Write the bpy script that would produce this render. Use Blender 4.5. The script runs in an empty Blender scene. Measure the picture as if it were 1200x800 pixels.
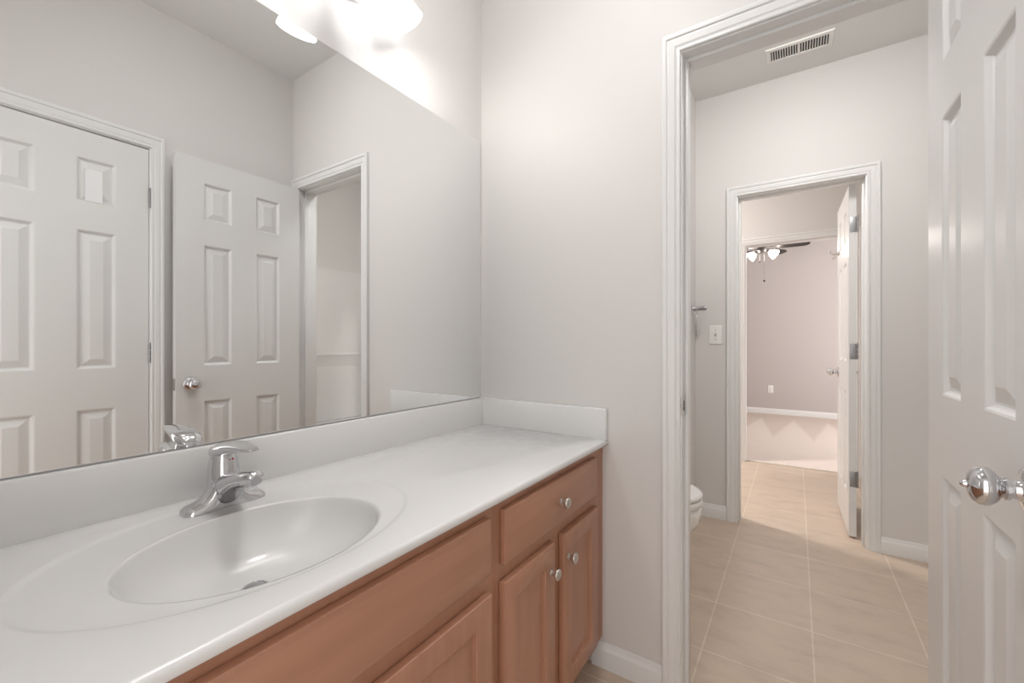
import bpy, bmesh, math, random
from mathutils import Vector, Matrix
PI = math.pi
R = math.radians
random.seed(4)
SC = bpy.context.scene
COL = SC.collection

# ------------------------------------------------------------------ camera
CAMP = (1.10, -1.42, 1.13)
cam = bpy.data.cameras.new('camera'); cam.lens = 15.0; cam.sensor_width = 36.0
cam.clip_start = 0.02; cam.shift_y = 0.00125
camo = bpy.data.objects.new('camera', cam); COL.objects.link(camo)
camo.location = CAMP; camo.rotation_euler = (R(90), 0, R(33.66))
SC.camera = camo

# ------------------------------------------------------------------ world / exposure / lamp and added fill levels
WORLD = 1.6
EXPOSURE = 0.44
L_VANITY, L_SHADE, L_DOME, L_TOILET, L_HALL, L_FAN = 125.0, 2.2, 36.0, 62.0, 235.0, 30.0
def fill_area(name, loc, rot, sx, sy, energy, col):
    l = bpy.data.lights.new(name, 'AREA'); l.shape = 'RECTANGLE'; l.size = sx; l.size_y = sy; l.energy = energy; l.color = col
    o = bpy.data.objects.new(name, l); COL.objects.link(o); o.location = loc; o.rotation_euler = rot
fill_area('bedroom_fill_light', (3.56, 4.9, 1.45), (0, R(90), 0), 1.4, 1.3, 58.0, (1.0, 0.97, 0.95))  # unseen area light added to brighten the bedroom
w = bpy.data.worlds.new('world'); SC.world = w; w.use_nodes = True
w.node_tree.nodes['Background'].inputs[0].default_value = (1.0, 0.985, 0.965, 1)
w.node_tree.nodes['Background'].inputs[1].default_value = WORLD
vs = SC.view_settings
vs.view_transform = 'Standard'; vs.look = 'None'; vs.gamma = 1.0; vs.use_curve_mapping = False
vs.exposure = EXPOSURE
try:
    cy = SC.cycles
    cy.max_bounces = 16; cy.diffuse_bounces = 9; cy.glossy_bounces = 8; cy.transmission_bounces = 8
    cy.sample_clamp_indirect = 1.5; cy.caustics_reflective = False; cy.caustics_refractive = False
    cy.sample_clamp_direct = 8.0
    cy.use_denoising = True
except Exception:
    pass

# ------------------------------------------------------------------ materials
def newmat(name):
    m = bpy.data.materials.new(name); m.use_nodes = True
    nt = m.node_tree; return m, nt, nt.nodes['Principled BSDF']
def setp(b, col=None, rough=None, metal=None, coat=None, spec=None):
    if col is not None: b.inputs['Base Color'].default_value = (*col, 1)
    if rough is not None: b.inputs['Roughness'].default_value = rough
    if metal is not None: b.inputs['Metallic'].default_value = metal
    if coat is not None: b.inputs['Coat Weight'].default_value = coat; b.inputs['Coat Roughness'].default_value = 0.08
    if spec is not None: b.inputs['Specular IOR Level'].default_value = spec
def noise(nt, scale, detail=3, coord='Object', stretch=None):
    tc = nt.nodes.new('ShaderNodeTexCoord'); n = nt.nodes.new('ShaderNodeTexNoise')
    n.inputs['Scale'].default_value = scale; n.inputs['Detail'].default_value = detail
    if stretch:
        mp = nt.nodes.new('ShaderNodeMapping'); mp.inputs['Scale'].default_value = stretch
        nt.links.new(tc.outputs[coord], mp.inputs[0]); nt.links.new(mp.outputs[0], n.inputs[0])
    else:
        nt.links.new(tc.outputs[coord], n.inputs[0])
    return n
def bump(nt, b, src, dist, strength=1.0):
    bp = nt.nodes.new('ShaderNodeBump'); bp.inputs['Distance'].default_value = dist; bp.inputs['Strength'].default_value = strength
    nt.links.new(src, bp.inputs['Height']); nt.links.new(bp.outputs[0], b.inputs['Normal']); return bp
def ramp(nt, src, stops):
    r = nt.nodes.new('ShaderNodeValToRGB')
    el = r.color_ramp.elements
    while len(el) < len(stops): el.new(0.5)
    for e, (p, c) in zip(el, stops): e.position = p; e.color = (*c, 1)
    nt.links.new(src, r.inputs[0]); return r
def paint(name, col, rough, bscale=260, bd=0.0004):
    m, nt, b = newmat(name); setp(b, col, rough)
    n = noise(nt, bscale, 2)
    if bd: bump(nt, b, n.outputs[0], bd, 0.6)
    else:
        r = ramp(nt, n.outputs[0], [(0.3, (rough * 0.92,) * 3), (0.7, (rough * 1.08,) * 3)]); nt.links.new(r.outputs[0], b.inputs['Roughness'])
    return m
WALL = paint('wall_paint', (0.665, 0.648, 0.634), 0.55)
CEIL = paint('ceiling_paint', (0.76, 0.76, 0.75), 0.7)
BEDW = paint('bedroom_wall_paint', (0.50, 0.46, 0.45), 0.6)
TRIM = paint('trim_paint', (0.74, 0.74, 0.735), 0.30, 8, 0)
DOORP = paint('door_paint', (0.70, 0.698, 0.69), 0.30, 8, 0)
def simple(name, col, rough, metal=0.0, coat=None):
    m, nt, b = newmat(name); setp(b, col, rough, metal, coat)
    n = noise(nt, 30, 2); r = ramp(nt, n.outputs[0], [(0.3, (rough * 0.9,) * 3), (0.7, (min(1, rough * 1.1 + 0.01),) * 3)])
    nt.links.new(r.outputs[0], b.inputs['Roughness']); return m
CHROME = simple('chrome', (0.68, 0.68, 0.70), 0.05, 1.0)
NICKEL = simple('brushed_nickel', (0.62, 0.59, 0.55), 0.28, 1.0)
STEEL = simple('hinge_steel', (0.36, 0.36, 0.37), 0.38, 1.0)
MARBLE = simple('cultured_marble', (0.70, 0.698, 0.697), 0.20, 0.0, 0.3)
PORC = simple('porcelain', (0.84, 0.84, 0.82), 0.08, 0.0, 0.5)
PLASTIC = simple('white_plastic', (0.82, 0.81, 0.79), 0.35)
ACRYLIC = simple('tub_acrylic', (0.74, 0.735, 0.725), 0.14, 0.0, 0.5)
DARK = simple('dark_void', (0.03, 0.03, 0.03), 0.7)
BLADEM = simple('dark_blade_wood', (0.022, 0.016, 0.014), 0.5)
BRONZE = simple('fan_metal', (0.22, 0.20, 0.19), 0.35, 0.9)
PAPER = simple('white_paper', (0.86, 0.86, 0.88), 0.7)
REDM = simple('red_dot', (0.5, 0.03, 0.05), 0.3)
STRIP = simple('pale_transition_strip', (0.72, 0.66, 0.60), 0.35)
def mirror_mat():
    m, nt, b = newmat('mirror_silver'); setp(b, (0.93, 0.94, 0.935), 0.0, 1.0)
    return m
MIRROR = mirror_mat()
def wood(name, axis):
    m, nt, b = newmat(name)
    st = {'z': (14, 14, 1.1), 'y': (14, 1.1, 14)}[axis]
    n = noise(nt, 3.2, 6, 'Object', st)
    n2 = noise(nt, 2.2, 3, 'Object')
    mx = nt.nodes.new('ShaderNodeMix'); mx.data_type = 'FLOAT'; mx.inputs[0].default_value = 0.45
    nt.links.new(n.outputs[0], mx.inputs[2]); nt.links.new(n2.outputs[0], mx.inputs[3])
    r = ramp(nt, mx.outputs[0], [(0.30, (0.345, 0.165, 0.100)), (0.52, (0.39, 0.193, 0.120)), (0.72, (0.435, 0.220, 0.140))])
    nt.links.new(r.outputs[0], b.inputs['Base Color'])
    setp(b, None, 0.36); b.inputs['Coat Weight'].default_value = 0.15; b.inputs['Coat Roughness'].default_value = 0.3
    bump(nt, b, n.outputs[0], 0.0004, 0.4); return m
WOODV = wood('stained_maple_upright', 'z'); WOODH = wood('stained_maple_lengthwise', 'y')
def tile():
    m, nt, b = newmat('beige_floor_tile')
    tc = nt.nodes.new('ShaderNodeTexCoord'); mp = nt.nodes.new('ShaderNodeMapping')
    mp.inputs['Location'].default_value = (-1.152 + 0.342 * 20 , -0.62 + 0.342 * 20, 0)
    br = nt.nodes.new('ShaderNodeTexBrick'); br.offset = 0.0; br.offset_frequency = 1
    br.inputs['Scale'].default_value = 1.0; br.inputs['Brick Width'].default_value = 0.342
    br.inputs['Row Height'].default_value = 0.342; br.inputs['Mortar Size'].default_value = 0.0032
    br.inputs['Mortar Smooth'].default_value = 0.15; br.inputs['Bias'].default_value = 0.0
    br.inputs['Color1'].default_value = (0.495, 0.398, 0.317, 1); br.inputs['Color2'].default_value = (0.515, 0.418, 0.336, 1)
    br.inputs['Mortar'].default_value = (0.62, 0.525, 0.435, 1)
    nt.links.new(tc.outputs['Object'], mp.inputs[0]); nt.links.new(mp.outputs[0], br.inputs[0])
    n = noise(nt, 5.5, 7, 'Object', (1.0, 2.2, 1)); n.inputs['Roughness'].default_value = 0.62
    r = ramp(nt, n.outputs[0], [(0.3, (0.86, 0.85, 0.84)), (0.5, (1, 1, 1)), (0.75, (1.09, 1.07, 1.05))])
    mul = nt.nodes.new('ShaderNodeMix'); mul.data_type = 'RGBA'; mul.blend_type = 'MULTIPLY'; mul.inputs[0].default_value = 1
    nt.links.new(br.outputs[0], mul.inputs[6]); nt.links.new(r.outputs[0], mul.inputs[7])
    nt.links.new(mul.outputs[2], b.inputs['Base Color']); setp(b, None, 0.38)
    inv = nt.nodes.new('ShaderNodeMath'); inv.operation = 'SUBTRACT'; inv.inputs[0].default_value = 1
    nt.links.new(br.outputs['Fac'], inv.inputs[1]); bump(nt, b, inv.outputs[0], 0.0015, 0.7)
    return m
TILE = tile()
def carpet():
    m, nt, b = newmat('beige_carpet')
    tc = nt.nodes.new('ShaderNodeTexCoord'); sp = nt.nodes.new('ShaderNodeSeparateXYZ')
    nt.links.new(tc.outputs['Object'], sp.inputs[0])
    # vacuum-track wedges: the brushed pile leans one way inside each triangle
    pp = nt.nodes.new('ShaderNodeMath'); pp.operation = 'PINGPONG'; pp.inputs[1].default_value = 0.20
    ad = nt.nodes.new('ShaderNodeMath'); ad.operation = 'ADD'; ad.inputs[1].default_value = 9.93
    nt.links.new(sp.outputs[0], ad.inputs[0]); nt.links.new(ad.outputs[0], pp.inputs[0])
    k = nt.nodes.new('ShaderNodeMath'); k.operation = 'MULTIPLY'; k.inputs[1].default_value = 7.0
    nt.links.new(pp.outputs[0], k.inputs[0])
    s = nt.nodes.new('ShaderNodeMath'); s.operation = 'SUBTRACT'; nt.links.new(sp.outputs[1], s.inputs[0]); nt.links.new(k.outputs[0], s.inputs[1])
    mr = nt.nodes.new('ShaderNodeMapRange'); mr.inputs[1].default_value = 4.40; mr.inputs[2].default_value = 4.75
    nt.links.new(s.outputs[0], mr.inputs[0])
    r = ramp(nt, mr.outputs[0], [(0, (0.72, 0.63, 0.58)), (1, (0.62, 0.53, 0.475))])
    n = noise(nt, 160, 4); r2 = ramp(nt, n.outputs[0], [(0.3, (0.88, 0.88, 0.88)), (0.7, (1.06, 1.06, 1.06))])
    mul = nt.nodes.new('ShaderNodeMix'); mul.data_type = 'RGBA'; mul.blend_type = 'MULTIPLY'; mul.inputs[0].default_value = 1
    nt.links.new(r.outputs[0], mul.inputs[6]); nt.links.new(r2.outputs[0], mul.inputs[7])
    nt.links.new(mul.outputs[2], b.inputs['Base Color']); setp(b, None, 0.95, spec=0.1)
    bump(nt, b, n.outputs[0], 0.006, 0.8); return m
CARPET = carpet()
def glow(name, col, strength, base=(0.85, 0.85, 0.85)):
    m, nt, b = newmat(name); setp(b, base, 0.35)
    b.inputs['Emission Color'].default_value = (*col, 1); b.inputs['Emission Strength'].default_value = strength
    return m
G_BULB = glow('lit_bulb', (1.0, 0.965, 0.92), L_VANITY)
G_SHADE = glow('lit_frosted_glass', (0.97, 0.975, 1.0), L_SHADE, (0.62, 0.62, 0.64))
G_DOME = glow('fill_dome_glass', (1.0, 0.985, 0.97), L_DOME)  # this and the two below glow for the added fill domes
G_TOI = glow('fill_dome_glass_bath', (1.0, 0.982, 0.965), L_TOILET)
G_HALL = glow('fill_dome_glass_hall', (1.0, 0.94, 0.905), L_HALL)
G_FAN = glow('lit_fan_glass', (1.0, 0.93, 0.87), L_FAN)

# ------------------------------------------------------------------ mesh helpers
def mesh_of(bm, name, mat, smooth=35, recalc=True):
    if recalc: bmesh.ops.recalc_face_normals(bm, faces=bm.faces[:])
    me = bpy.data.meshes.new(name); bm.to_mesh(me); bm.free()
    me.materials.append(mat)
    if smooth is not None:
        me.polygons.foreach_set('use_smooth', [True] * len(me.polygons)); me.set_sharp_from_angle(angle=R(smooth))
    return me
def obj(name, bm, mat, parent=None, smooth=35, loc=None, rot=None, recalc=True):
    o = bpy.data.objects.new(name, mesh_of(bm, name, mat, smooth, recalc)); COL.objects.link(o)
    if parent is not None: o.parent = parent
    if loc: o.location = loc
    if rot: o.rotation_euler = rot
    return o
def tag(o, label, cat, group=None, kind=None):
    o['label'] = label; o['category'] = cat
    if group: o['group'] = group
    if kind: o['kind'] = kind
    return o
def thing(name, label, cat, loc=(0, 0, 0), rot=(0, 0, 0), group=None, kind=None):
    o = bpy.data.objects.new(name, None); COL.objects.link(o); o.empty_display_size = 0.05
    o.location = loc; o.rotation_euler = rot
    return tag(o, label, cat, group, kind)
def copy_thing(root, loc, rot=None):
    r = root.copy(); COL.objects.link(r); r.location = loc
    if rot: r.rotation_euler = rot
    for ch in list(root.children):
        c = ch.copy(); COL.objects.link(c); c.parent = r
        for g in list(ch.children):
            d = g.copy(); COL.objects.link(d); d.parent = c
    return r
def box(bm, x0, x1, y0, y1, z0, z1, bev=0.0):
    v = [bm.verts.new(p) for p in ((x0,y0,z0),(x1,y0,z0),(x1,y1,z0),(x0,y1,z0),(x0,y0,z1),(x1,y0,z1),(x1,y1,z1),(x0,y1,z1))]
    fs = [bm.faces.new([v[i] for i in q]) for q in ((3,2,1,0),(4,5,6,7),(0,1,5,4),(1,2,6,5),(2,3,7,6),(3,0,4,7))]
    if bev:
        es = list({e for f in fs for e in f.edges})
        bmesh.ops.bevel(bm, geom=es, offset=bev, segments=2, affect='EDGES', profile=0.5)
def boxes(*bs):
    bm = bmesh.new()
    for b in bs: box(bm, *b)
    return bm
def bridge(bm, a, b):
    n = len(a)
    for i in range(n): bm.faces.new((a[i], a[(i+1) % n], b[(i+1) % n], b[i]))
def loft(bm, rings, cap0=True, cap1=True):
    vr = [[bm.verts.new(p) for p in r] for r in rings]
    for a, b in zip(vr, vr[1:]): bridge(bm, a, b)
    if cap0: bm.faces.new(vr[0][::-1])
    if cap1: bm.faces.new(vr[-1])
    return vr
def lathe(bm, prof, n=32, M=None):
    """prof: (r, d) along +Z of matrix M"""
    M = M or Matrix.Identity(4)
    rings = []
    for r, d in prof:
        r = max(r, 0.0002)
        rings.append([M @ Vector((r * math.cos(2*PI*i/n), r * math.sin(2*PI*i/n), d)) for i in range(n)])
    loft(bm, rings)
def axisM(o, d):
    return Matrix.Translation(Vector(o)) @ Vector(d).normalized().to_track_quat('Z', 'Y').to_matrix().to_4x4()
def tube(bm, pts, r, n=12):
    pts = [Vector(p) for p in pts]; rings = []; up = None
    for i, p in enumerate(pts):
        t = (pts[min(i+1, len(pts)-1)] - pts[max(i-1, 0)]).normalized()
        if up is None: up = t.orthogonal().normalized()
        up = (up - t * up.dot(t)).normalized(); s = t.cross(up)
        rr = r[i] if isinstance(r, (list, tuple)) else r
        rings.append([p + up * rr * math.cos(2*PI*k/n) + s * rr * math.sin(2*PI*k/n) for k in range(n)])
    loft(bm, rings)
def rects(bm, mp, rings, cap0=False, cap1=True):
    """rings of rectangles (u0,u1,v0,v1,d) joined one to the next; mp maps (u,v,d) to a point"""
    return loft(bm, [[mp(u0,v0,d), mp(u1,v0,d), mp(u1,v1,d), mp(u0,v1,d)] for u0,u1,v0,v1,d in rings], cap0, cap1)
def inset_rings(u0, u1, v0, v1, prof):
    return [(u0+i, u1-i, v0+i, v1-i, d) for i, d in prof]
def arc(cx, cy, r, a0, a1, n):
    return [(cx + r*math.cos(R(a0+(a1-a0)*i/n)), cy + r*math.sin(R(a0+(a1-a0)*i/n))) for i in range(n+1)]
def structure(name, bm, mat, label, cat, smooth=None):
    return tag(obj(name, bm, mat, None, smooth), label, cat, None, 'structure')

# ------------------------------------------------------------------ the shell
H = 2.72
T = 0.114
YF = 1.60            # far wall of the toilet room
YH = YF + T          # hall
YB = 3.18            # wall between hall and bedroom
YE = 6.48            # bedroom's far wall
DH = 2.045           # door opening height
J = 0.018            # jamb board thickness
structure('floor', boxes((-2.4, 2.9, -2.6, 3.235, -0.06, 0)), TILE, 'beige square tiled floor running from vanity room through to hall', 'floor')
structure('floor_bedroom', boxes((-1.6, 3.6, 3.235, 6.6, -0.06, 0.006)), CARPET, 'pale beige bedroom carpet with vacuum marks beyond the hall', 'carpet')
structure('ceiling', boxes((-2.4, 3.6, -2.6, 6.6, H, H + 0.1)), CEIL, 'flat white painted ceiling', 'ceiling')
structure('wall_left', boxes((-T, 0, -1.65, YH, 0, H)), WALL, 'greige painted wall carrying the big mirror', 'wall')
structure('wall_front', boxes((0, 0.80-J, 0, T, 0, H), (1.40+J, 2.66, 0, T, 0, H), (0.80-J, 1.40+J, 0, T, DH+J, H)), WALL, 'greige end wall with the open doorway beside the vanity', 'wall')
CY0, CY1 = -1.302, -0.692   # closet opening
structure('wall_right', boxes((1.455, 1.569, -1.65, CY0-J, 0, H), (1.455, 1.569, CY1+J, 0, 0, H), (1.455, 1.569, CY0-J, CY1+J, DH+J, H)), WALL, 'greige wall with the closed closet door, seen in the mirror', 'wall')
structure('wall_back', boxes((0, 0.66, -1.65, -1.53, 0, H), (1.38, 1.455, -1.65, -1.53, 0, H), (0.66, 1.38, -1.65, -1.53, DH, H)), WALL, 'greige wall with the entry opening behind the viewpoint', 'wall')
FX0, FX1 = 0.795, 1.417     # far doorway
structure('wall_far', boxes((-2.4, FX0-J, YF, YH, 0, H), (FX1+J, 2.66, YF, YH, 0, H), (FX0-J, FX1+J, YF, YH, DH+J, H)), WALL, 'greige wall of the toilet room with the doorway to the hall', 'wall')
structure('wall_side', boxes((0, 0.546, 1.22, YF, 0, H)), WALL, 'greige boxed-out wall corner that holds the towel ring', 'wall')
structure('wall_bath', boxes((2.546, 2.66, T, YF, 0, H)), WALL, 'greige wall above the bathtub surround', 'wall')
BX0, BX1 = 0.70, 1.52
structure('wall_hall', boxes((-2.4, BX0-J, YB, YB+T, 0, H), (BX1+J, 2.9, YB, YB+T, 0, H), (BX0-J, BX1+J, YB, YB+T, DH+J, H)), WALL, 'greige hall wall above the bedroom opening', 'wall')
structure('wall_hall_ends', boxes((-2.4, -2.3, YH, YB, 0, H), (2.8, 2.9, YH, YB, 0, H)), WALL, 'greige end walls of the hall', 'wall')
structure('wall_bedroom', boxes((-1.6, 3.6, YE, YE+0.1, 0, H)), BEDW, 'grey taupe far wall of the bedroom', 'wall')
structure('wall_bedroom_sides', boxes((-1.6, -1.5, YB+T, YE, 0, H), (3.5, 3.6, YB+T, 4.2, 0, H), (3.5, 3.6, 5.6, YE, 0, H), (3.5, 3.6, 4.2, 5.6, 0, .8), (3.5, 3.6, 4.2, 5.6, 2.1, H)), BEDW, 'grey taupe side walls of the bedroom', 'wall')  # opening added in the unseen right wall for the bedroom fill light

CAS = [(0,0),(0,.0085),(.05,.0105),(.14,.0105),(.17,.0085),(.24,.0095),(.30,.0125),(.60,.0145),(.66,.0125),(.70,.0125),(.74,.0165),(.80,.0178),(.93,.0178),(1,.0145),(1,0)]
def casing_bm(axis, plane, sgn, u0, u1, h, wl, wr, wt):
    bm = bmesh.new(); st = [[], [], [], []]
    for f, d in CAS:
        for k, (u, z) in enumerate(((u0-f*wl, 0), (u0-f*wl, h+f*wt), (u1+f*wr, h+f*wt), (u1+f*wr, 0))):
            st[k].append((u, plane + sgn*d, z) if axis == 'y' else (plane + sgn*d, u, z))
    loft(bm, st); return bm
def jamb_bm(axis, p0, p1, u0, u1, h, s0, s1):
    """jamb boards lining an opening from plane p0 to p1, with a door stop between s0 and s1"""
    bm = bmesh.new()
    def bx(ua, ub, pa, pb, za, zb):
        if axis == 'y': box(bm, ua, ub, pa, pb, za, zb, 0.0012)
        else: box(bm, pa, pb, ua, ub, za, zb, 0.0012)
    bx(u0-J, u0, p0, p1, 0, h+J); bx(u1, u1+J, p0, p1, 0, h+J); bx(u0, u1, p0, p1, h, h+J)
    if s0 is not None:
        bx(u0, u0+.011, s0, s1, 0, h); bx(u1-.011, u1, s0, s1, 0, h); bx(u0+.011, u1-.011, s0, s1, h-.011, h)
    return bm
def trim(n, bm, label, cat='door trim', smooth=30): return structure('trim_%d' % n, bm, TRIM, label, cat, smooth)
trim(1, casing_bm('y', 0.0, -1, 0.796, 1.404, DH+.005, .055, .051, .058), 'white moulded casing around the near doorway beside the vanity')
j1 = trim(2, jamb_bm('y', 0.0, T, 0.80, 1.40, DH, .037, .072), 'white jamb and stop lining the near doorway beside the vanity')
trim(3, casing_bm('y', T, 1, 0.796, 1.404, DH+.005, .055, .055, .058), 'white casing on the toilet side of the near doorway')
trim(4, casing_bm('y', YF, -1, FX0-.005, FX1+.005, DH+.005, .058, .058, .058), 'white moulded casing around the doorway to the hall')
trim(5, jamb_bm('y', YF, YH, FX0, FX1, DH, 1.642, 1.677), 'white jamb and stop lining the doorway to the hall')
trim(6, casing_bm('y', YB, -1, BX0-.005, BX1+.005, DH+.005, .058, .058, .062), 'white casing around the bedroom opening past the hall')
trim(7, jamb_bm('y', YB, YB+T, BX0, BX1, DH, None, None), 'white jamb lining the bedroom opening past the hall')
trim(8, casing_bm('x', 1.455, -1, CY0-.005, CY1+.005, DH+.005, .058, .050, .058), 'white moulded casing around the closed closet door in the mirror')
trim(9, jamb_bm('x', 1.455, 1.569, CY0, CY1, DH, 1.4935, 1.530), 'white jamb behind the closed closet door in the mirror')
# strike plate on the near jamb
bm = boxes((0.7995, 0.8018, -0.003, 0.0365, 0.897, 0.962))
sp = obj('strike_plate', bm, NICKEL, j1); sp['label'] = 'metal strike plate'
bm = boxes((0.7990, 0.8024, 0.014, 0.024, 0.914, 0.945))
obj('latch_hole', bm, DARK, sp)

BASE = [(0,0),(.0125,0),(.0125,.060),(.0105,.066),(.0075,.070),(.0062,.078),(.0035,.086),(0,.086)]
def base_bm(segs):
    """segs: (axis, plane, sgn, u0, u1): skirting running along u on a wall face"""
    bm = bmesh.new()
    for axis, plane, sgn, u0, u1 in segs:
        rings = []
        for u in (u0, u1):
            rings.append([(u, plane+sgn*d, z) if axis == 'y' else (plane+sgn*d, u, z) for d, z in BASE])
        loft(bm, rings)
    return bm
def baseboard(side, segs, label, z=0):
    o = structure('baseboard_' + side, base_bm(segs), TRIM, label, 'baseboard', 30); o.location.z = z; return o
baseboard('front', [('y', 0.0, -1, 0.50, 0.741)], 'white baseboard between vanity cabinet and near doorway')
baseboard('right', [('x', 1.455, -1, -0.636, -0.02), ('x', 1.455, -1, -1.53, CY0-.064)], 'white baseboard under the wall behind the open door')
baseboard('far', [('y', YF, -1, 0.5585, 0.732), ('y', YF, -1, 1.480, 1.90)], 'white baseboard either side of the hall doorway')
baseboard('side', [('x', 0.546, 1, 1.22, YF)], 'white baseboard on the boxed-out wall corner behind the toilet')
baseboard('bedroom', [('y', YE, -1, -1.5, 3.5)], 'white baseboard along the far bedroom wall', 0.006)
structure('trim_10', boxes((BX0, BX1, 3.222, 3.250, 0.0, 0.0115)), STRIP, 'pale strip where hall tile meets bedroom carpet', 'floor trim')

# ------------------------------------------------------------------ doors
DW, DT, DHT = 0.605, 0.035, 2.028
XS = [0, .115, .243, .362, .490, .605]
ZS = [0, .228, .830, 1.005, 1.605, 1.725, 1.915, DHT]
STICK = [(0, 0), (.004, -.0015), (.009, -.0085), (.012, -.0110), (.0165, -.0110)]
def leaf_bm():
    """leaf: x from the hinge edge (0) to the free edge, y from 0 (front face) to DT (rear face)"""
    bm = bmesh.new()
    for face in (0, 1):
        mp = (lambda u, v, d: (u, -d, v)) if face == 0 else (lambda u, v, d: (u, DT + d, v))
        for i in range(5):
            for k in range(7):
                u0, u1, v0, v1 = XS[i], XS[i+1], ZS[k], ZS[k+1]
                if i in (1, 3) and k in (1, 3, 5):
                    rects(bm, mp, inset_rings(u0, u1, v0, v1, STICK), False, False)
                else:
                    bm.faces.new([bm.verts.new(mp(*p)) for p in ((u0,v0,0),(u1,v0,0),(u1,v1,0),(u0,v1,0))])
    for quad in (((0,0,0),(0,DT,0),(0,DT,DHT),(0,0,DHT)), ((DW,0,0),(DW,DT,0),(DW,DT,DHT),(DW,0,DHT)),
                 ((0,0,0),(DW,0,0),(DW,DT,0),(0,DT,0)), ((0,0,DHT),(DW,0,DHT),(DW,DT,DHT),(0,DT,DHT))):
        bm.faces.new([bm.verts.new(p) for p in quad])
    bmesh.ops.remove_doubles(bm, verts=bm.verts[:], dist=1e-5)
    return bm
def panel_bm(u0, u1, v0, v1):
    a, e = .0160, .0110
    f, b = (lambda d: d), (lambda d: d)
    pr = [(a, e), (a+.024, .0030), (a+.0265, .0022)]
    rings = [(u0+i, u1-i, v0+i, v1-i, d) for i, d in pr[::-1]] + [(u0+i, u1-i, v0+i, v1-i, DT-d) for i, d in pr]
    bm = bmesh.new(); rects(bm, lambda u, v, d: (u, d, v), rings, True, True); return bm
KNOB = [(.0335,0),(.0335,.004),(.031,.0075),(.024,.010),(.015,.012),(.0125,.016),(.0125,.024),(.0155,.0255),(.0155,.030),(.0125,.032),(.0155,.036),
        (.0215,.0405),(.0255,.047),(.0268,.053),(.0255,.060),(.0215,.066),(.0145,.0705),(.006,.0725),(.0055,.0725),(.0048,.077),(.0030,.080),(.0,.0805)]
KNOB = [(r, d * .87) for r, d in KNOB]
KNOB_S = [(r, d * .84) for r, d in KNOB[:18]] + [(0, .0532)]
def knob(parent, u, z, face, short=False):
    bm = bmesh.new(); o = (u, 0, z) if face == 0 else (u, DT, z); d = (0, -1, 0) if face == 0 else (0, 1, 0)
    lathe(bm, KNOB_S if short else KNOB, 36, axisM(o, d))
    k = obj('door_knob', bm, CHROME, parent, 40); k['label'] = 'chrome door knob'; return k
def hinge(parent, z, face):
    """barrel beside the hinge edge plus the two leaves"""
    s = -1 if face == 0 else 1; y = -0.004 if face == 0 else DT + .004
    bm = bmesh.new()
    for a in range(3):
        lathe(bm, [(.0052, 0), (.0055, .001), (.0055, .027), (.0052, .028)], 14, axisM((-.004, y, z - .0445 + a*.030), (0, 0, 1)))
    lathe(bm, [(.003, 0), (.0045, .002), (.003, .005)], 12, axisM((-.004, y, z + .0445), (0, 0, 1)))
    ya, yb = (0.0, .030) if face == 0 else (DT-.030, DT)
    box(bm, -.0018, .0004, ya, yb, z-.0445, z+.0445, .0005)
    h = obj('hinge', bm, STEEL, parent, 40); h['label'] = 'metal hinge'
    return h
LEAF = None
def door(n, label, loc, rotz, hinge_face, knob_faces, short=()):
    """hinge edge at loc"""
    global LEAF
    t = thing('door_%d' % n, label, 'door', loc, (0, 0, rotz), None, 'structure')
    if LEAF is None:
        lf = obj('leaf', leaf_bm(), DOORP, None, 14); LEAF = (lf, [])
        for i in (1, 3):
            for k in (1, 3, 5):
                LEAF[1].append(obj('raised_panel', panel_bm(XS[i], XS[i+1], ZS[k], ZS[k+1]), DOORP, None, None))
        lf.parent = t
        for p in LEAF[1]: p.parent = t
    else:
        for o in [LEAF[0]] + LEAF[1]:
            c = o.copy(); COL.objects.link(c); c.parent = t
    for z in (.33, 1.068, 1.80): hinge(t, z, hinge_face)
    for f in knob_faces: knob(t, DW - .062, .918, f, f in short)
    if knob_faces:
        obj('latch_plate', boxes((DW-.001, DW+.0012, .006, .029, .890, .947)), NICKEL, t)
    return t
# near door: opened back against the right wall, hinge edge at the doorway
door(1, 'white six panel door standing open toward the camera, chrome knob near its edge', (1.364, -.014, .012), R(-90), 1, (0, 1), (1,))
# closet door closed in the right wall (front face toward the room)
d2 = door(2, 'closed white six panel closet door with a paper stuck on it, seen in the mirror', (1.4572, CY1-.0025, .012), R(-90), 0, ())
# hall door: open into the hall
d3 = door(3, 'white six panel door standing open into the hall, with robe hook', (1.389, 1.722, .012), R(91.2), 0, (0, 1))
# robe hook on the hall door's visible face (its rear face after the turn)
bm = bmesh.new()
lathe(bm, [(.016,0),(.016,.003),(.011,.006),(.007,.008)], 20, axisM((DW-.10, DT, 1.725), (0,1,0)))
tube(bm, [(DW-.10, DT+.006, 1.725), (DW-.10, DT+.03, 1.722), (DW-.10, DT+.045, 1.730), (DW-.10, DT+.050, 1.748)], [.006,.005,.005,.006])
tube(bm, [(DW-.10, DT+.006, 1.722), (DW-.10, DT+.018, 1.700), (DW-.10, DT+.030, 1.692), (DW-.10, DT+.036, 1.700)], [.005,.0045,.0045,.005])
obj('robe_hook', bm, NICKEL, d3, 40)
# paper on the closet door's upper panel
bm = boxes((1.4568, 1.4592, -.911, -.855, 1.742, 1.882))
tag(obj('paper_notice', bm, PAPER), 'small white paper slip stuck on upper panel of the closet door', 'paper')

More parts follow.
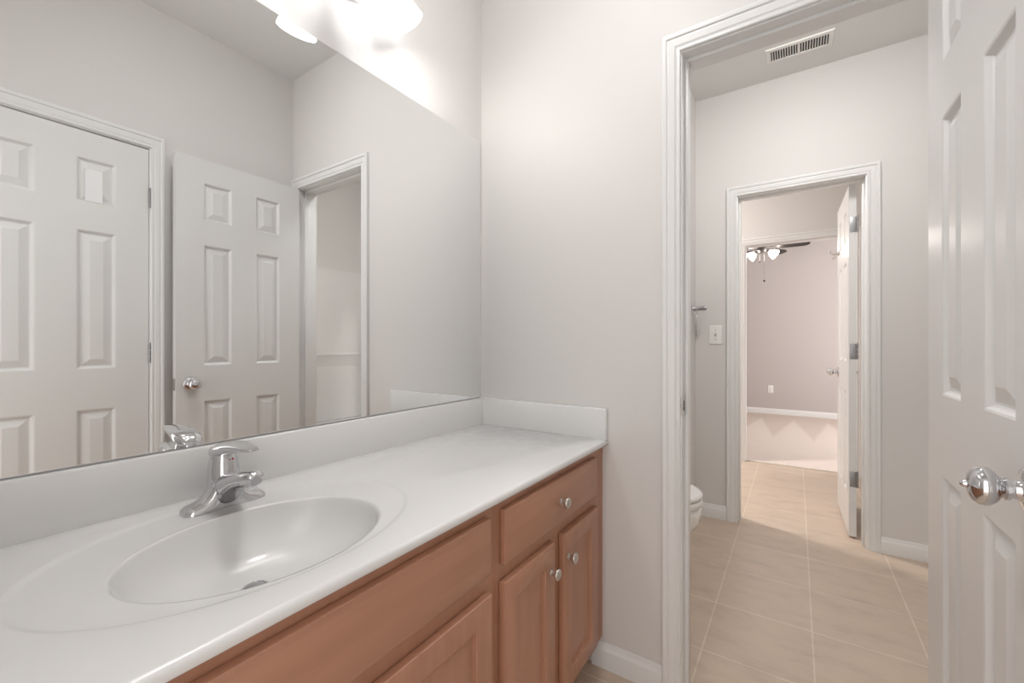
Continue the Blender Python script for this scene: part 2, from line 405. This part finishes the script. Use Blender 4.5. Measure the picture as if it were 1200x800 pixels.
# ------------------------------------------------------------------ vanity cabinets
FXF = 0.535        # face-frame front plane
FT = 0.019
VY0, VYM, VY1 = -1.527, -0.644, -0.001
def fm(u, v, d): return (FXF + d, u, v)
def frame_bm(y0, y1, opens):
    """face frame: grid of bars around the openings given as (u0,u1,v0,v1)"""
    us = sorted({y0, y1} | {o[0] for o in opens} | {o[1] for o in opens}); zs = sorted({.105, .776} | {o[2] for o in opens} | {o[3] for o in opens})
    bm = bmesh.new()
    for a, b in zip(us, us[1:]):
        for c, d in zip(zs, zs[1:]):
            m = ((a+b)/2, (c+d)/2)
            if any(o[0] < m[0] < o[1] and o[2] < m[1] < o[3] for o in opens): continue
            box(bm, FXF-.019, FXF, a, b, c, d)
    bmesh.ops.remove_doubles(bm, verts=bm.verts[:], dist=1e-5)
    # drop doubled inner faces where bars meet
    seen = {}
    for f in bm.faces[:]:
        k = tuple(sorted(v.index for v in f.verts)); seen.setdefault(k, []).append(f)
    bm.verts.index_update()
    seen = {}
    for f in bm.faces[:]: seen.setdefault(tuple(sorted(v.index for v in f.verts)), []).append(f)
    kill = [f for fs in seen.values() if len(fs) > 1 for f in fs]
    bmesh.ops.delete(bm, geom=kill, context='FACES')
    return bm
def carcass_bm(y0, y1):
    return boxes((.004, FXF-.0195, y0, y0+.014, .105, .774), (.004, FXF-.0195, y1-.014, y1, .105, .774), (.004, FXF-.0195, y0+.014, y1-.014, .105, .120), (.004, .012, y0+.014, y1-.014, .12, .774))
def slab_front(name, par, y0, y1, z0, z1):
    bm = bmesh.new()
    rects(bm, fm, inset_rings(y0, y1, z0, z1, [(.001, .0005), (0, .0015), (0, .0115), (.0015, .0145), (.0035, .0158), (.006, .0163), (.011, .0185), (.0125, .019)]), True, True)
    return obj(name, bm, WOODH, par, 30)
def shaker_door(par, y0, y1, z0, z1, knob_y):
    bm = bmesh.new(); fr = .050
    rects(bm, fm, inset_rings(y0, y1, z0, z1, [(.001, .0005), (0, .0015), (0, .0150), (.0015, .0178), (.0040, .019), (fr, .019), (fr+.0025, .0178), (fr+.0040, .0145), (fr+.0075, .0135), (fr+.0085, .0095), (fr+.011, .0095)]), True, False)
    d = obj('door', bm, WOODV, par, 30)
    bm = bmesh.new(); i = fr + .0105
    rects(bm, fm, inset_rings(y0, y1, z0, z1, [(i, .002), (i, .0096)]), True, True)
    obj('door_panel', bm, WOODV, d, 30)
    cab_knob(d, knob_y, z1 - .072)
    return d
CK = [(.0085,0),(.0085,.0015),(.0055,.004),(.0048,.011),(.0065,.014),(.0125,.0165),(.0150,.0195),(.0150,.0225),(.0130,.0250),(.0085,.0265),(.004,.0270),(0,.0271)]
def cab_knob(par, y, z):
    bm = bmesh.new(); lathe(bm, CK, 28, axisM((FXF + .019, y, z), (1, 0, 0)))
    k = obj('knob', bm, NICKEL, par, 40); k['label'] = 'round brushed nickel knob'; return k
c1 = thing('sink_cabinet', 'stained maple vanity base under the sink with one long plain false drawer front', 'cabinet', (0, 0, 0))
obj('carcass', carcass_bm(VY0, VYM), WOODV, c1)
obj('face_frame', frame_bm(VY0, VYM, [(VY0+.045, VYM-.042, .64, .735), (VY0+.045, -1.125, .14, .575), (-1.05, VYM-.042, .14, .575)]), WOODV, c1, None)
slab_front('false_drawer_front', c1, -1.497, -.675, .625, .750)
shaker_door(c1, -1.497, -1.108, .128, .587, -1.137)
shaker_door(c1, -1.064, -.675, .128, .587, -1.035)
obj('toe_kick', boxes((.44, .455, VY0, VYM-.0005, 0, .1045)), WOODH, c1)
c2 = thing('drawer_cabinet', 'stained maple vanity base by the doorway with one drawer above two narrow doors', 'cabinet', (0, 0, 0))
obj('carcass', carcass_bm(VYM+.0008, VY1-.03), WOODV, c2)
obj('face_frame', frame_bm(VYM+.0008, -.030, [(VYM+.045, -.11, .64, .735), (VYM+.045, -.40, .14, .575), (-.32, -.11, .14, .575)]), WOODV, c2, None)
obj('filler_strip', boxes((FXF-.019, FXF, -.0294, VY1, .105, .776)), WOODV, c2)
dr = slab_front('drawer', c2, -.622, -.085, .625, .750); cab_knob(dr, -.3535, .6875)
shaker_door(c2, -.628, -.386, .128, .587, -.411)
shaker_door(c2, -.333, -.085, .128, .587, -.306)
obj('toe_kick', boxes((.44, .455, VYM+.0005, VY1, 0, .1045)), WOODH, c2)

# ------------------------------------------------------------------ countertop with integral sink
ZC = 0.795
CX0, CX1, CYA, CYB = .002, .5575, VY0, VY1
SY = -1.035
E1 = (.288, SY, .216, .300)      # outer spill ring  (cx, cy, ax, ay)
E2 = (.326, SY, .160, .205)      # bowl edge
DR = (.275, SY+.005)
NA = 160
angs = [2*PI*i/NA for i in range(NA)]
for cxn, cyn in ((CX0, CYA), (CX1, CYA), (CX1, CYB), (CX0, CYB)):
    a = math.atan2(cyn - SY, cxn - .30) % (2*PI)
    k = min(range(len(angs)), key=lambda i: abs((angs[i]-a+PI) % (2*PI)-PI)); angs[k] = a
angs.sort()
def rect_pt(a, ins, z):
    dx, dy = math.cos(a), math.sin(a); ox, oy = .30, SY
    ts = []
    if dx > 1e-9: ts.append((CX1-ins-ox)/dx)
    if dx < -1e-9: ts.append((CX0+ins-ox)/dx)
    if dy > 1e-9: ts.append((CYB-ins-oy)/dy)
    if dy < -1e-9: ts.append((CYA+ins-oy)/dy)
    t = min(ts); return (ox+dx*t, oy+dy*t, z)
def ell_pt(E, a, sh, z):
    cx, cyy, ax, ay = E; ax -= sh; ay -= sh
    return (cx + ax*math.cos(a), cyy + ay*math.sin(a), z)
bm = bmesh.new()
rings = [[rect_pt(a, .03, ZC-.018) for a in angs], [rect_pt(a, .002, ZC-.018) for a in angs], [rect_pt(a, 0, ZC-.016) for a in angs], [rect_pt(a, 0, ZC-.008) for a in angs],
         [rect_pt(a, .0012, ZC-.004) for a in angs], [rect_pt(a, .0040, ZC-.0012) for a in angs], [rect_pt(a, .0075, ZC) for a in angs],
         [ell_pt(E1, a, -.004, ZC) for a in angs], [ell_pt(E1, a, 0, ZC-.0006) for a in angs], [ell_pt(E1, a, .006, ZC-.0030) for a in angs], [ell_pt(E1, a, .010, ZC-.0036) for a in angs]]
rings.append([ell_pt(E2, a, -.0035, ZC-.0040) for a in angs])
loft(bm, rings, False, False)
top = obj('countertop', bm, MARBLE, None, 50)
tag(top, 'white cultured marble vanity top with an oval sink moulded into it', 'countertop')
bm = bmesh.new()
rings = []
for s, dz in ((1.017, 0), (1.008, -.0004), (1.0, -.0016), (.992, -.0042), (.984, -.0085), (.972, -.0165), (.955, -.027), (.925, -.041), (.88, -.056), (.81, -.071), (.71, -.085), (.58, -.096), (.43, -.1035), (.28, -.1075), (.175, -.1095), (.13, -.1110)):
    k = min(1, max(0, (1-s)/.87)) ** .9
    cx = E2[0]*(1-k) + DR[0]*k; cyy = E2[1]*(1-k) + DR[1]*k
    rr = .0215
    ax = E2[2]*s if s > .2 else None
    kk = max(0, (.30-s)/.17) if s < .30 else 0
    AX = E2[2]*s*(1-kk) + rr*kk; AY = E2[3]*s*(1-kk) + rr*kk
    rings.append([(cx + AX*math.cos(a), cyy + AY*math.sin(a), ZC-.0040+dz) for a in angs])
loft(bm, rings, False, False)
obj('sink_basin', bm, MARBLE, top, 60)
bm = bmesh.new()
lathe(bm, [(.0235,0),(.0235,.003),(.0215,.0045),(.0185,.0035),(.0180,.0005)], 32, axisM((DR[0], DR[1], ZC-.1165), (0,0,1)))
dn = obj('drain_flange', bm, CHROME, top, 40); dn['label'] = 'chrome drain ring in the sink'
bm = bmesh.new()
lathe(bm, [(.0165,-.004),(.0165,.004),(.0150,.0062),(.010,.0075),(0,.008)], 32, axisM((DR[0], DR[1], ZC-.1165), (0,0,1)))
obj('drain_stopper', bm, STEEL, dn, 40)
bm = bmesh.new(); rects(bm, lambda u, v, d: (.002+d, u, v), inset_rings(CYA, CYB, ZC-.002, .902, [(0, 0), (0, .0165), (.0015, .0188), (.004, .020)]), True, True)
obj('backsplash', bm, MARBLE, top, 50)
bm = bmesh.new(); rects(bm, lambda u, v, d: (u, CYB-d, v), inset_rings(.0215, .5555, ZC-.002, .902, [(0, 0), (0, .0165), (.0015, .0188), (.004, .020)]), True, True)
obj('side_splash', bm, MARBLE, top, 50)

# ------------------------------------------------------------------ faucet (local: +x toward the bowl)
FA = (.103, SY+.026, ZC-.0036)
f = thing('faucet', 'chrome single lever faucet on the vanity top behind the oval sink', 'faucet', FA)
def supell(n, e):
    out = []
    for i in range(n):
        a = 2*PI*i/n; c, s = math.cos(a), math.sin(a)
        out.append((math.copysign(abs(c)**(2/e), c), math.copysign(abs(s)**(2/e), s)))
    return out
SE = supell(28, 2.7)
bm = bmesh.new(); rings = []
for y, hw, hh in ((-.0825,.010,.004),(-.080,.017,.009),(-.074,.0225,.0135),(-.064,.0255,.0165),(-.052,.0265,.020),(-.042,.0265,.026),(-.034,.0262,.036),(-.027,.0255,.050),(-.021,.024,.066),(-.014,.022,.078),(0,.020,.083),
                  (.014,.022,.078),(.021,.024,.066),(.027,.0255,.050),(.034,.0262,.036),(.042,.0265,.026),(.052,.0265,.020),(.064,.0255,.0165),(.074,.0225,.0135),(.080,.017,.009),(.0825,.010,.004)):
    rings.append([(hw*c, y*.93, hh*s if s > 0 else 0.0) for c, s in SE])
loft(bm, rings)
obj('base', bm, CHROME, f, 50)
TP = [(-.022,.062),(.006,.067),(.034,.072),(.062,.079),(.090,.086),(.112,.090),(.128,.090),(.134,.084)]
BT = [(-.014,.003),(.014,.003),(.030,.014),(.044,.032),(.066,.046),(.094,.055),(.120,.060),(.132,.065)]
WD = [.046,.050,.048,.044,.041,.039,.035,.022]
bm = bmesh.new(); rings = []
for (tx, tz), (bx_, bz), wd in zip(TP, BT, WD):
    c = Vector(((tx+bx_)/2, 0, (tz+bz)/2)); ax = Vector(((tx-bx_)/2, 0, (tz-bz)/2))
    rings.append([c + ax*s + Vector((0, wd/2*cc, 0)) for cc, s in SE])
loft(bm, rings)
obj('spout', bm, CHROME, f, 50)
bm = bmesh.new(); lathe(bm, [(.0105,0),(.0115,.001),(.0115,.010),(.0100,.0115),(.0088,.0115),(.0085,.004),(0,.004)], 26, axisM((.110, 0, .064), (.05, 0, -1)))
obj('aerator', bm, CHROME, f, 40)
bm = bmesh.new(); lathe(bm, [(.0305,.020),(.0300,.050),(.0285,.075),(.0265,.092),(.0250,.104),(.0220,.110)], 32, axisM((-.001, 0, 0), (-.06, 0, 1)))
obj('valve_body', bm, CHROME, f, 40)
# lever: domed cap that sweeps forward into a paddle
bm = bmesh.new(); rings = []
for x, zt, zb, hw in ((-.0305,.104,.100,.007),(-.028,.111,.0985,.016),(-.019,.1205,.099,.0240),(-.006,.128,.101,.0275),(.012,.1335,.105,.0275),(.034,.1370,.111,.0255),(.058,.1385,.1165,.0225),(.082,.1375,.1215,.0190),(.104,.1350,.1250,.0155),(.118,.1330,.1270,.0115),(.123,.1315,.1290,.006)):
    c = Vector((x, 0, (zt+zb)/2)); hz = (zt-zb)/2
    rings.append([c + Vector((0, hw*cc, hz*s)) for cc, s in SE])
loft(bm, rings)
hd = obj('lever_handle', bm, CHROME, f, 50)
bm = bmesh.new(); lathe(bm, [(.0022,0),(.0022,.001),(.0016,.0014),(0,.0015)], 16, axisM((.0252, .004, .0985), (1, .2, 0)))
dd = obj('temperature_dot', bm, REDM, f, 40); dd['label'] = 'small red temperature dot'

# ------------------------------------------------------------------ mirror
m = thing('wall_mirror', 'large frameless wall mirror standing on the backsplash above the vanity', 'mirror', (0, 0, 0))
bm = boxes((.0012, .0062, VY0, -.018, .9052, 1.963))
obj('mirror_glass', bm, MIRROR, m, None)
bm = bmesh.new()
box(bm, .0010, .0078, VY0, -.016, .9022, .9050)
obj('bottom_channel', bm, STEEL, m, None)

# ------------------------------------------------------------------ vanity light
yc = -.710; zc = 2.205
ft = thing('vanity_light', 'wall light with frosted bell shades glowing above the mirror', 'wall light', (0, yc, zc))
bm = bmesh.new(); n = 48
def oval(ry, rz, d): return [(d, ry*math.cos(2*PI*i/n), rz*math.sin(2*PI*i/n)) for i in range(n)]
loft(bm, [oval(.130, .070, .0005), oval(.130, .070, .010), oval(.122, .062, .018), oval(.10, .045, .024), oval(.05, .02, .027)])
obj('back_plate', bm, NICKEL, ft, 40)
for rim, ax in (((.1025, -.5065, 2.113), (.24, .50, -.83)), ((.168, -.708, 2.068), (.36, 0, -.93)), ((.1025, -.9095, 2.113), (.24, -.50, -.83))):
    AX = Vector(ax).normalized(); rimc = Vector((rim[0], rim[1]-yc, rim[2]-zc)); neck = rimc - AX*.112
    sy = neck.y * .5
    bm = bmesh.new(); tube(bm, [(.016, sy*.6, 0), (.036, sy*.7, .012), (.060, sy, .030), tuple(neck - AX*.050), tuple(neck - AX*.018), tuple(neck)], .007, 12)
    a_ = obj('arm', bm, NICKEL, ft, 50)
    Mx = axisM(neck, AX)
    bm = bmesh.new(); lathe(bm, [(.010,-.018),(.020,-.014),(.024,0),(.024,.010),(.021,.012)], 24, Mx)
    obj('socket_cup', bm, NICKEL, a_, 40)
    prof = [(.022,.006),(.028,.012),(.036,.026),(.0425,.046),(.0465,.066),(.0495,.086),(.0535,.103),(.056,.110)]
    rr = prof + [(.0555,.1122)] + [(r-.003, d) for r, d in prof][::-1]
    bm = bmesh.new()
    loft(bm, [[Mx @ Vector((r*math.cos(2*PI*i/40), r*math.sin(2*PI*i/40), d)) for i in range(40)] for r, d in rr], False, False)
    obj('glass_shade', bm, G_SHADE, ft, 50)
    bm = bmesh.new(); lathe(bm, [(.010,.012),(.013,.036),(.021,.054),(.0275,.068),(.029,.080),(.0265,.092),(.019,.102),(.010,.1075),(0,.109)], 24, Mx)
    obj('bulb', bm, G_BULB, ft, 50)

# ------------------------------------------------------------------ unseen ceiling domes added to light the rooms
def dome(loc, label, glass, r=.145):
    t = thing('added_dome_light', label, 'ceiling light', loc)
    bm = bmesh.new(); lathe(bm, [(r*.97,0),(r,-.004),(r,-.018),(r*.96,-.022)], 40)
    obj('trim_ring', bm, PLASTIC, t, 40)
    bm = bmesh.new(); lathe(bm, [(r*.955,-.020),(r*.93,-.034),(r*.84,-.052),(r*.68,-.068),(r*.45,-.080),(r*.2,-.086),(0,-.0875)], 40)
    obj('glass_dome', bm, glass, t, 60)
    return t
dome((.66, -.72, H), 'unseen white fill dome added to light the vanity room', G_DOME)
dome((1.15, .62, H), 'unseen white fill dome added to light the toilet room', G_TOI)
dome((-.55, 2.25, H), 'unseen white dome fixture added to light the hall', G_HALL)  # added fixture; its spot follows the light edge on the tile

# ------------------------------------------------------------------ ceiling vent
vx, vy = 1.112, 1.348
v = thing('ceiling_vent', 'white rectangular louvred air vent in the ceiling past the near doorway', 'vent', (vx, vy, H))
bm = bmesh.new()
def vm(u, vv, d): return (u, vv, -d)
rects(bm, vm, inset_rings(-.152, .152, -.070, .070, [(0, 0), (0, .0035), (.004, .0065), (.0225, .0075), (.0235, .0045), (.024, .001)]), True, False)
obj('frame', bm, PLASTIC, v, 30)
obj('duct_opening', boxes((-.130, .130, -.048, .048, -.0020, -.0006)), DARK, v)
obj('centre_bar', boxes((-.006, .006, -.047, .047, -.0070, -.002)), PLASTIC, v)
for side in (-1, 1):
    for k in range(10):
        bm = bmesh.new(); x = side*(.0135 + .0118*k); tl = .0012*side
        vs_ = [(x-.0019, -.002), (x+.0019, -.002), (x+.0019+tl, -.0072), (x-.0019+tl, -.0072)]
        loft(bm, [[(a, yy, z) for a, z in vs_] for yy in (-.0465, .0465)])
        obj('louver', bm, PLASTIC, v, None)

# ------------------------------------------------------------------ light switch, outlet
def wall_plate(name, label, cat, loc):
    t = thing(name, label, cat, loc)
    bm = bmesh.new(); rects(bm, lambda u, vv, d: (u, -d, vv), inset_rings(-.037, .037, -.060, .060, [(0, .0003), (0, .003), (.002, .0052), (.006, .0062)]), True, True)
    obj('cover_plate', bm, PLASTIC, t, 30); return t
s = wall_plate('light_switch', 'white toggle light switch plate on the wall left of the hall doorway', 'light switch', (.667, YF, 1.182))
bm = bmesh.new(); rects(bm, lambda u, vv, d: (u, -d, vv), [(-.0055, .0055, -.012, .012, .0058), (-.0055, .0055, -.012, .012, .0068)], True, True)
obj('toggle_slot', bm, STEEL, s, None)
bm = bmesh.new(); loft(bm, [[(-.004,-.006,-.008),(.004,-.006,-.008),(.004,-.006,.004),(-.004,-.006,.004)], [(-.003,-.018,.004),(.003,-.018,.004),(.003,-.018,.010),(-.003,-.018,.010)]])
obj('toggle', bm, PLASTIC, s, None)
for z in (-.030, .030):
    bm = bmesh.new(); lathe(bm, [(.0032,0),(.0030,.001),(0,.0014)], 12, axisM((0, -.006, z), (0, -1, 0))); obj('screw', bm, STEEL, s, 40)
s = wall_plate('power_outlet', 'white power outlet low on the far bedroom wall', 'outlet', (.763, YE, .395))
for z in (-.0195, .0195):
    bm = bmesh.new(); lathe(bm, [(.0165,0),(.0165,.002),(.015,.003),(0,.003)], 24, axisM((0, -.0058, z), (0, -1, 0))); r_ = obj('socket', bm, PLASTIC, s, 40)
    obj('slots', boxes((-.0075, -.0050, -.0094, -.0086, z-.001, z+.007), (.0050, .0075, -.0094, -.0086, z-.001, z+.007)), DARK, r_, None)

# ------------------------------------------------------------------ towel ring on the boxed-out corner
t = thing('towel_ring', 'chrome towel ring on the boxed-out wall corner above the toilet', 'towel ring', (.546, 1.490, 1.345))
bm = bmesh.new(); lathe(bm, [(.026,0),(.026,.005),(.022,.009),(.013,.012)], 28, axisM((.0005, 0, 0), (1, 0, 0))); obj('base_plate', bm, CHROME, t, 40)
bm = bmesh.new(); lathe(bm, [(.016,.010),(.0135,.018),(.0125,.060),(.0135,.066),(.0140,.078),(.011,.086),(0,.088)], 20, axisM((0, 0, 0), (1, 0, .04))); obj('post', bm, STEEL, t, 40)
bm = bmesh.new(); n = 40
pts = [(.030 - .016*math.sin(2*PI*i/n)*.9, .084*math.sin(2*PI*i/n), -.088 + .084*math.cos(2*PI*i/n)) for i in range(n+1)]
tube(bm, pts, .0042, 8); obj('ring', bm, CHROME, t, 60)

# ------------------------------------------------------------------ toilet (faces +x; only its rounded front shows)
tl = thing('toilet', 'white toilet whose rounded seat front shows past the near door jamb', 'toilet', (.03, .775, 0))
def egg(xb, xf, hw, z, n=48, p=2.2):
    """egg plan outline from x=xb (back) to x=xf (front), half width hw"""
    cx = xb + (xf-xb)*.42; out = []
    for i in range(n):
        a = 2*PI*i/n; c, s_ = math.cos(a), math.sin(a)
        out.append((cx + ((xf-cx) if c > 0 else (cx-xb))*math.copysign(abs(c)**(2/p), c), hw*math.copysign(abs(s_)**(2/p), s_), z))
    return out
bm = bmesh.new()
loft(bm, [egg(.20, .56, .110, 0), egg(.20, .565, .112, .02), egg(.21, .545, .105, .06), egg(.21, .540, .102, .12), egg(.20, .565, .116, .165), egg(.19, .625, .146, .205), egg(.185, .668, .168, .240), egg(.18, .688, .180, .275), egg(.18, .693, .184, .315), egg(.18, .692, .183, .336), egg(.182, .688, .179, .342)])
obj('bowl', bm, PORC, tl, 50)
bm = bmesh.new(); loft(bm, [egg(.20, .684, .175, .3425), egg(.20, .684, .175, .3485), egg(.20, .693, .183, .349), egg(.198, .696, .186, .354), egg(.198, .696, .186, .374), egg(.202, .692, .182, .379)]); obj('seat', bm, PLASTIC, tl, 50)
bm = bmesh.new(); loft(bm, [egg(.20, .684, .175, .3795), egg(.20, .684, .175, .386), egg(.20, .694, .184, .3865), egg(.198, .697, .187, .391), egg(.198, .697, .187, .400), egg(.204, .690, .181, .408), egg(.22, .672, .165, .412), egg(.30, .60, .10, .4145)]); obj('lid', bm, PLASTIC, tl, 50)
for hy in (-.075, .045): obj('seat_hinge', boxes((.185, .215, hy, hy+.03, .343, .395)), PLASTIC, tl, None)
def rrect(x0, x1, hw, z, r=.03, n=6):
    out = []
    for cx, cyy, a0 in ((x1-r, hw-r, 0), (x0+r, hw-r, 90), (x0+r, -hw+r, 180), (x1-r, -hw+r, 270)):
        for k in range(n+1): a = R(a0+90*k/n); out.append((cx+r*math.cos(a), cyy+r*math.sin(a), z))
    return out
bm = bmesh.new(); loft(bm, [rrect(.02, .17, .17, .375), rrect(.005, .185, .205, .42), rrect(0, .190, .215, .70), rrect(0, .190, .216, .735)]); obj('tank', bm, PORC, tl, 40)
bm = bmesh.new(); loft(bm, [rrect(-.005, .198, .222, .736), rrect(-.006, .200, .225, .745), rrect(-.006, .200, .225, .762), rrect(.0, .192, .217, .770)]); obj('tank_lid', bm, PORC, tl, 40)
bm = bmesh.new(); tube(bm, [(.188, .15, .68), (.205, .15, .68), (.208, .11, .676), (.208, .07, .672)], [.012, .008, .007, .008]); obj('flush_lever', bm, CHROME, tl, 40)

# ------------------------------------------------------------------ bathtub and surround (seen in the mirror through the doorway)
tub = thing('bathtub', 'white alcove bathtub of the toilet room', 'bathtub', (1.80, (T+YF)/2, 0))
L2 = (YF-T)/2 - .002
def tr(x0, x1, hw, z, r): return rrect(x0, x1, hw, z, r, 6)
bm = bmesh.new()
loft(bm, [tr(.0, .742, L2, .0, .006), tr(.0, .742, L2, .395, .006), tr(.006, .738, L2-.006, .405, .008), tr(.085, .665, L2-.09, .405, .14), tr(.100, .650, L2-.11, .385, .14), tr(.140, .610, L2-.19, .10, .12), tr(.18, .57, L2-.24, .075, .10)])
obj('shell', bm, ACRYLIC, tub, 40)
bm = bmesh.new(); lathe(bm, [(.028,0),(.028,.003),(.02,.005),(0,.005)], 24, axisM((.37, L2-.33, .076), (0,0,1))); obj('drain', bm, CHROME, tub, 40)
sr = thing('tub_surround', 'white moulded tub surround panel with soap ledge, seen in the mirror through the doorway', 'tub surround', (0, 0, 0))
bm = boxes((2.528, 2.545, T+.02, YF-.02, .408, 1.815)); 
obj('back_panel', bm, ACRYLIC, sr, None)
obj('end_panel', boxes((1.80, 2.545, T+.001, T+.0195, .408, 1.815)), ACRYLIC, sr, None)
obj('end_panel', boxes((1.80, 2.545, YF-.0195, YF-.001, .408, 1.815)), ACRYLIC, sr, None)
bm = bmesh.new(); rects(bm, lambda u, vv, d: (2.529-d, u, vv), [(.22, 1.35, .90, 1.030, 0), (.22, 1.35, 1.0, 1.030, .016), (.224, 1.346, 1.012, 1.028, .022), (.23, 1.34, 1.016, 1.024, .023)], True, True)
obj('soap_ledge', bm, ACRYLIC, sr, 40)

# ------------------------------------------------------------------ bedroom ceiling fan
fn = thing('ceiling_fan', 'dark bladed ceiling fan with white glass lights in the bedroom beyond the hall', 'ceiling fan', (.735, 4.98, H - .055))
bm = bmesh.new(); lathe(bm, [(.07,.055),(.07,.03),(.045,-.02),(.02,-.06)], 28); obj('canopy', bm, BRONZE, fn, 40)
bm = bmesh.new(); lathe(bm, [(.012,-.05),(.012,-.16)], 14); obj('downrod', bm, BRONZE, fn, 40)
bm = bmesh.new(); lathe(bm, [(.03,-.14),(.085,-.165),(.11,-.20),(.11,-.26),(.085,-.295),(.055,-.31)], 32); obj('motor', bm, BRONZE, fn, 40)
for k in range(5):
    a = R(-8 + 72*k); Mr = Matrix.Rotation(a, 4, 'Z')
    bm = bmesh.new(); out = [(.17,-.040),(.20,-.050),(.42,-.070),(.475,-.062),(.505,-.036),(.515,0),(.505,.036),(.475,.062),(.42,.070),(.20,.050),(.17,.040)]
    Mt = Mr @ Matrix.Translation((0,0,-.315)) @ Matrix.Rotation(R(-13), 4, 'X')
    loft(bm, [[Mt @ Vector((x, y, z)) for x, y in out] for z in (-.004, .004)])
    bl = obj('blade', bm, BLADEM, fn, None)
    bm = bmesh.new(); Mb = Mr @ Matrix.Translation((0,0,-.30))
    loft(bm, [[Mb @ Vector(p) for p in q] for q in (((.08,-.012,-.006),(.08,.012,-.006),(.08,.012,.002),(.08,-.012,.002)), ((.15,-.014,-.012),(.15,.014,-.012),(.15,.014,-.006),(.15,-.014,-.006)), ((.24,-.03,-.012),(.24,.03,-.008),(.24,.03,-.004),(.24,-.03,-.008)))])
    obj('blade_iron', bm, BRONZE, bl, None)
bm = bmesh.new(); lathe(bm, [(.03,-.305),(.06,-.315),(.06,-.345),(.04,-.365),(.015,-.375)], 28); kit = obj('light_kit', bm, BRONZE, fn, 40)
for k in range(2):
    a = R(-8 + 180*k); d = Vector((math.cos(a)*.80, math.sin(a)*.80, -.62)).normalized(); o = Vector((math.cos(a)*.045, math.sin(a)*.045, -.335))
    bm = bmesh.new(); lathe(bm, [(.012,0),(.012,.03),(.022,.034),(.022,.045)], 16, axisM(o, d)); obj('lamp_arm', bm, BRONZE, kit, 40)
    bm = bmesh.new(); lathe(bm, [(.022,.046),(.034,.060),(.050,.085),(.060,.115),(.064,.135),(.050,.136),(0,.130)], 24, axisM(o, d)); obj('glass_shade', bm, G_FAN, kit, 50)
for dx, ln in ((-.030, .07), (.022, .325)):
    bm = bmesh.new(); tube(bm, [(dx, 0, -.37), (dx, 0, -.40-ln)], .0014, 6); ch = obj('pull_chain', bm, BRONZE, kit, 40)
    bm = bmesh.new(); lathe(bm, [(.002,0),(.010,-.006),(.012,-.014),(.009,-.024),(0,-.028)], 14, axisM((dx, 0, -.40-ln+.004), (0,0,1))); obj('chain_ball', bm, BLADEM, ch, 40)
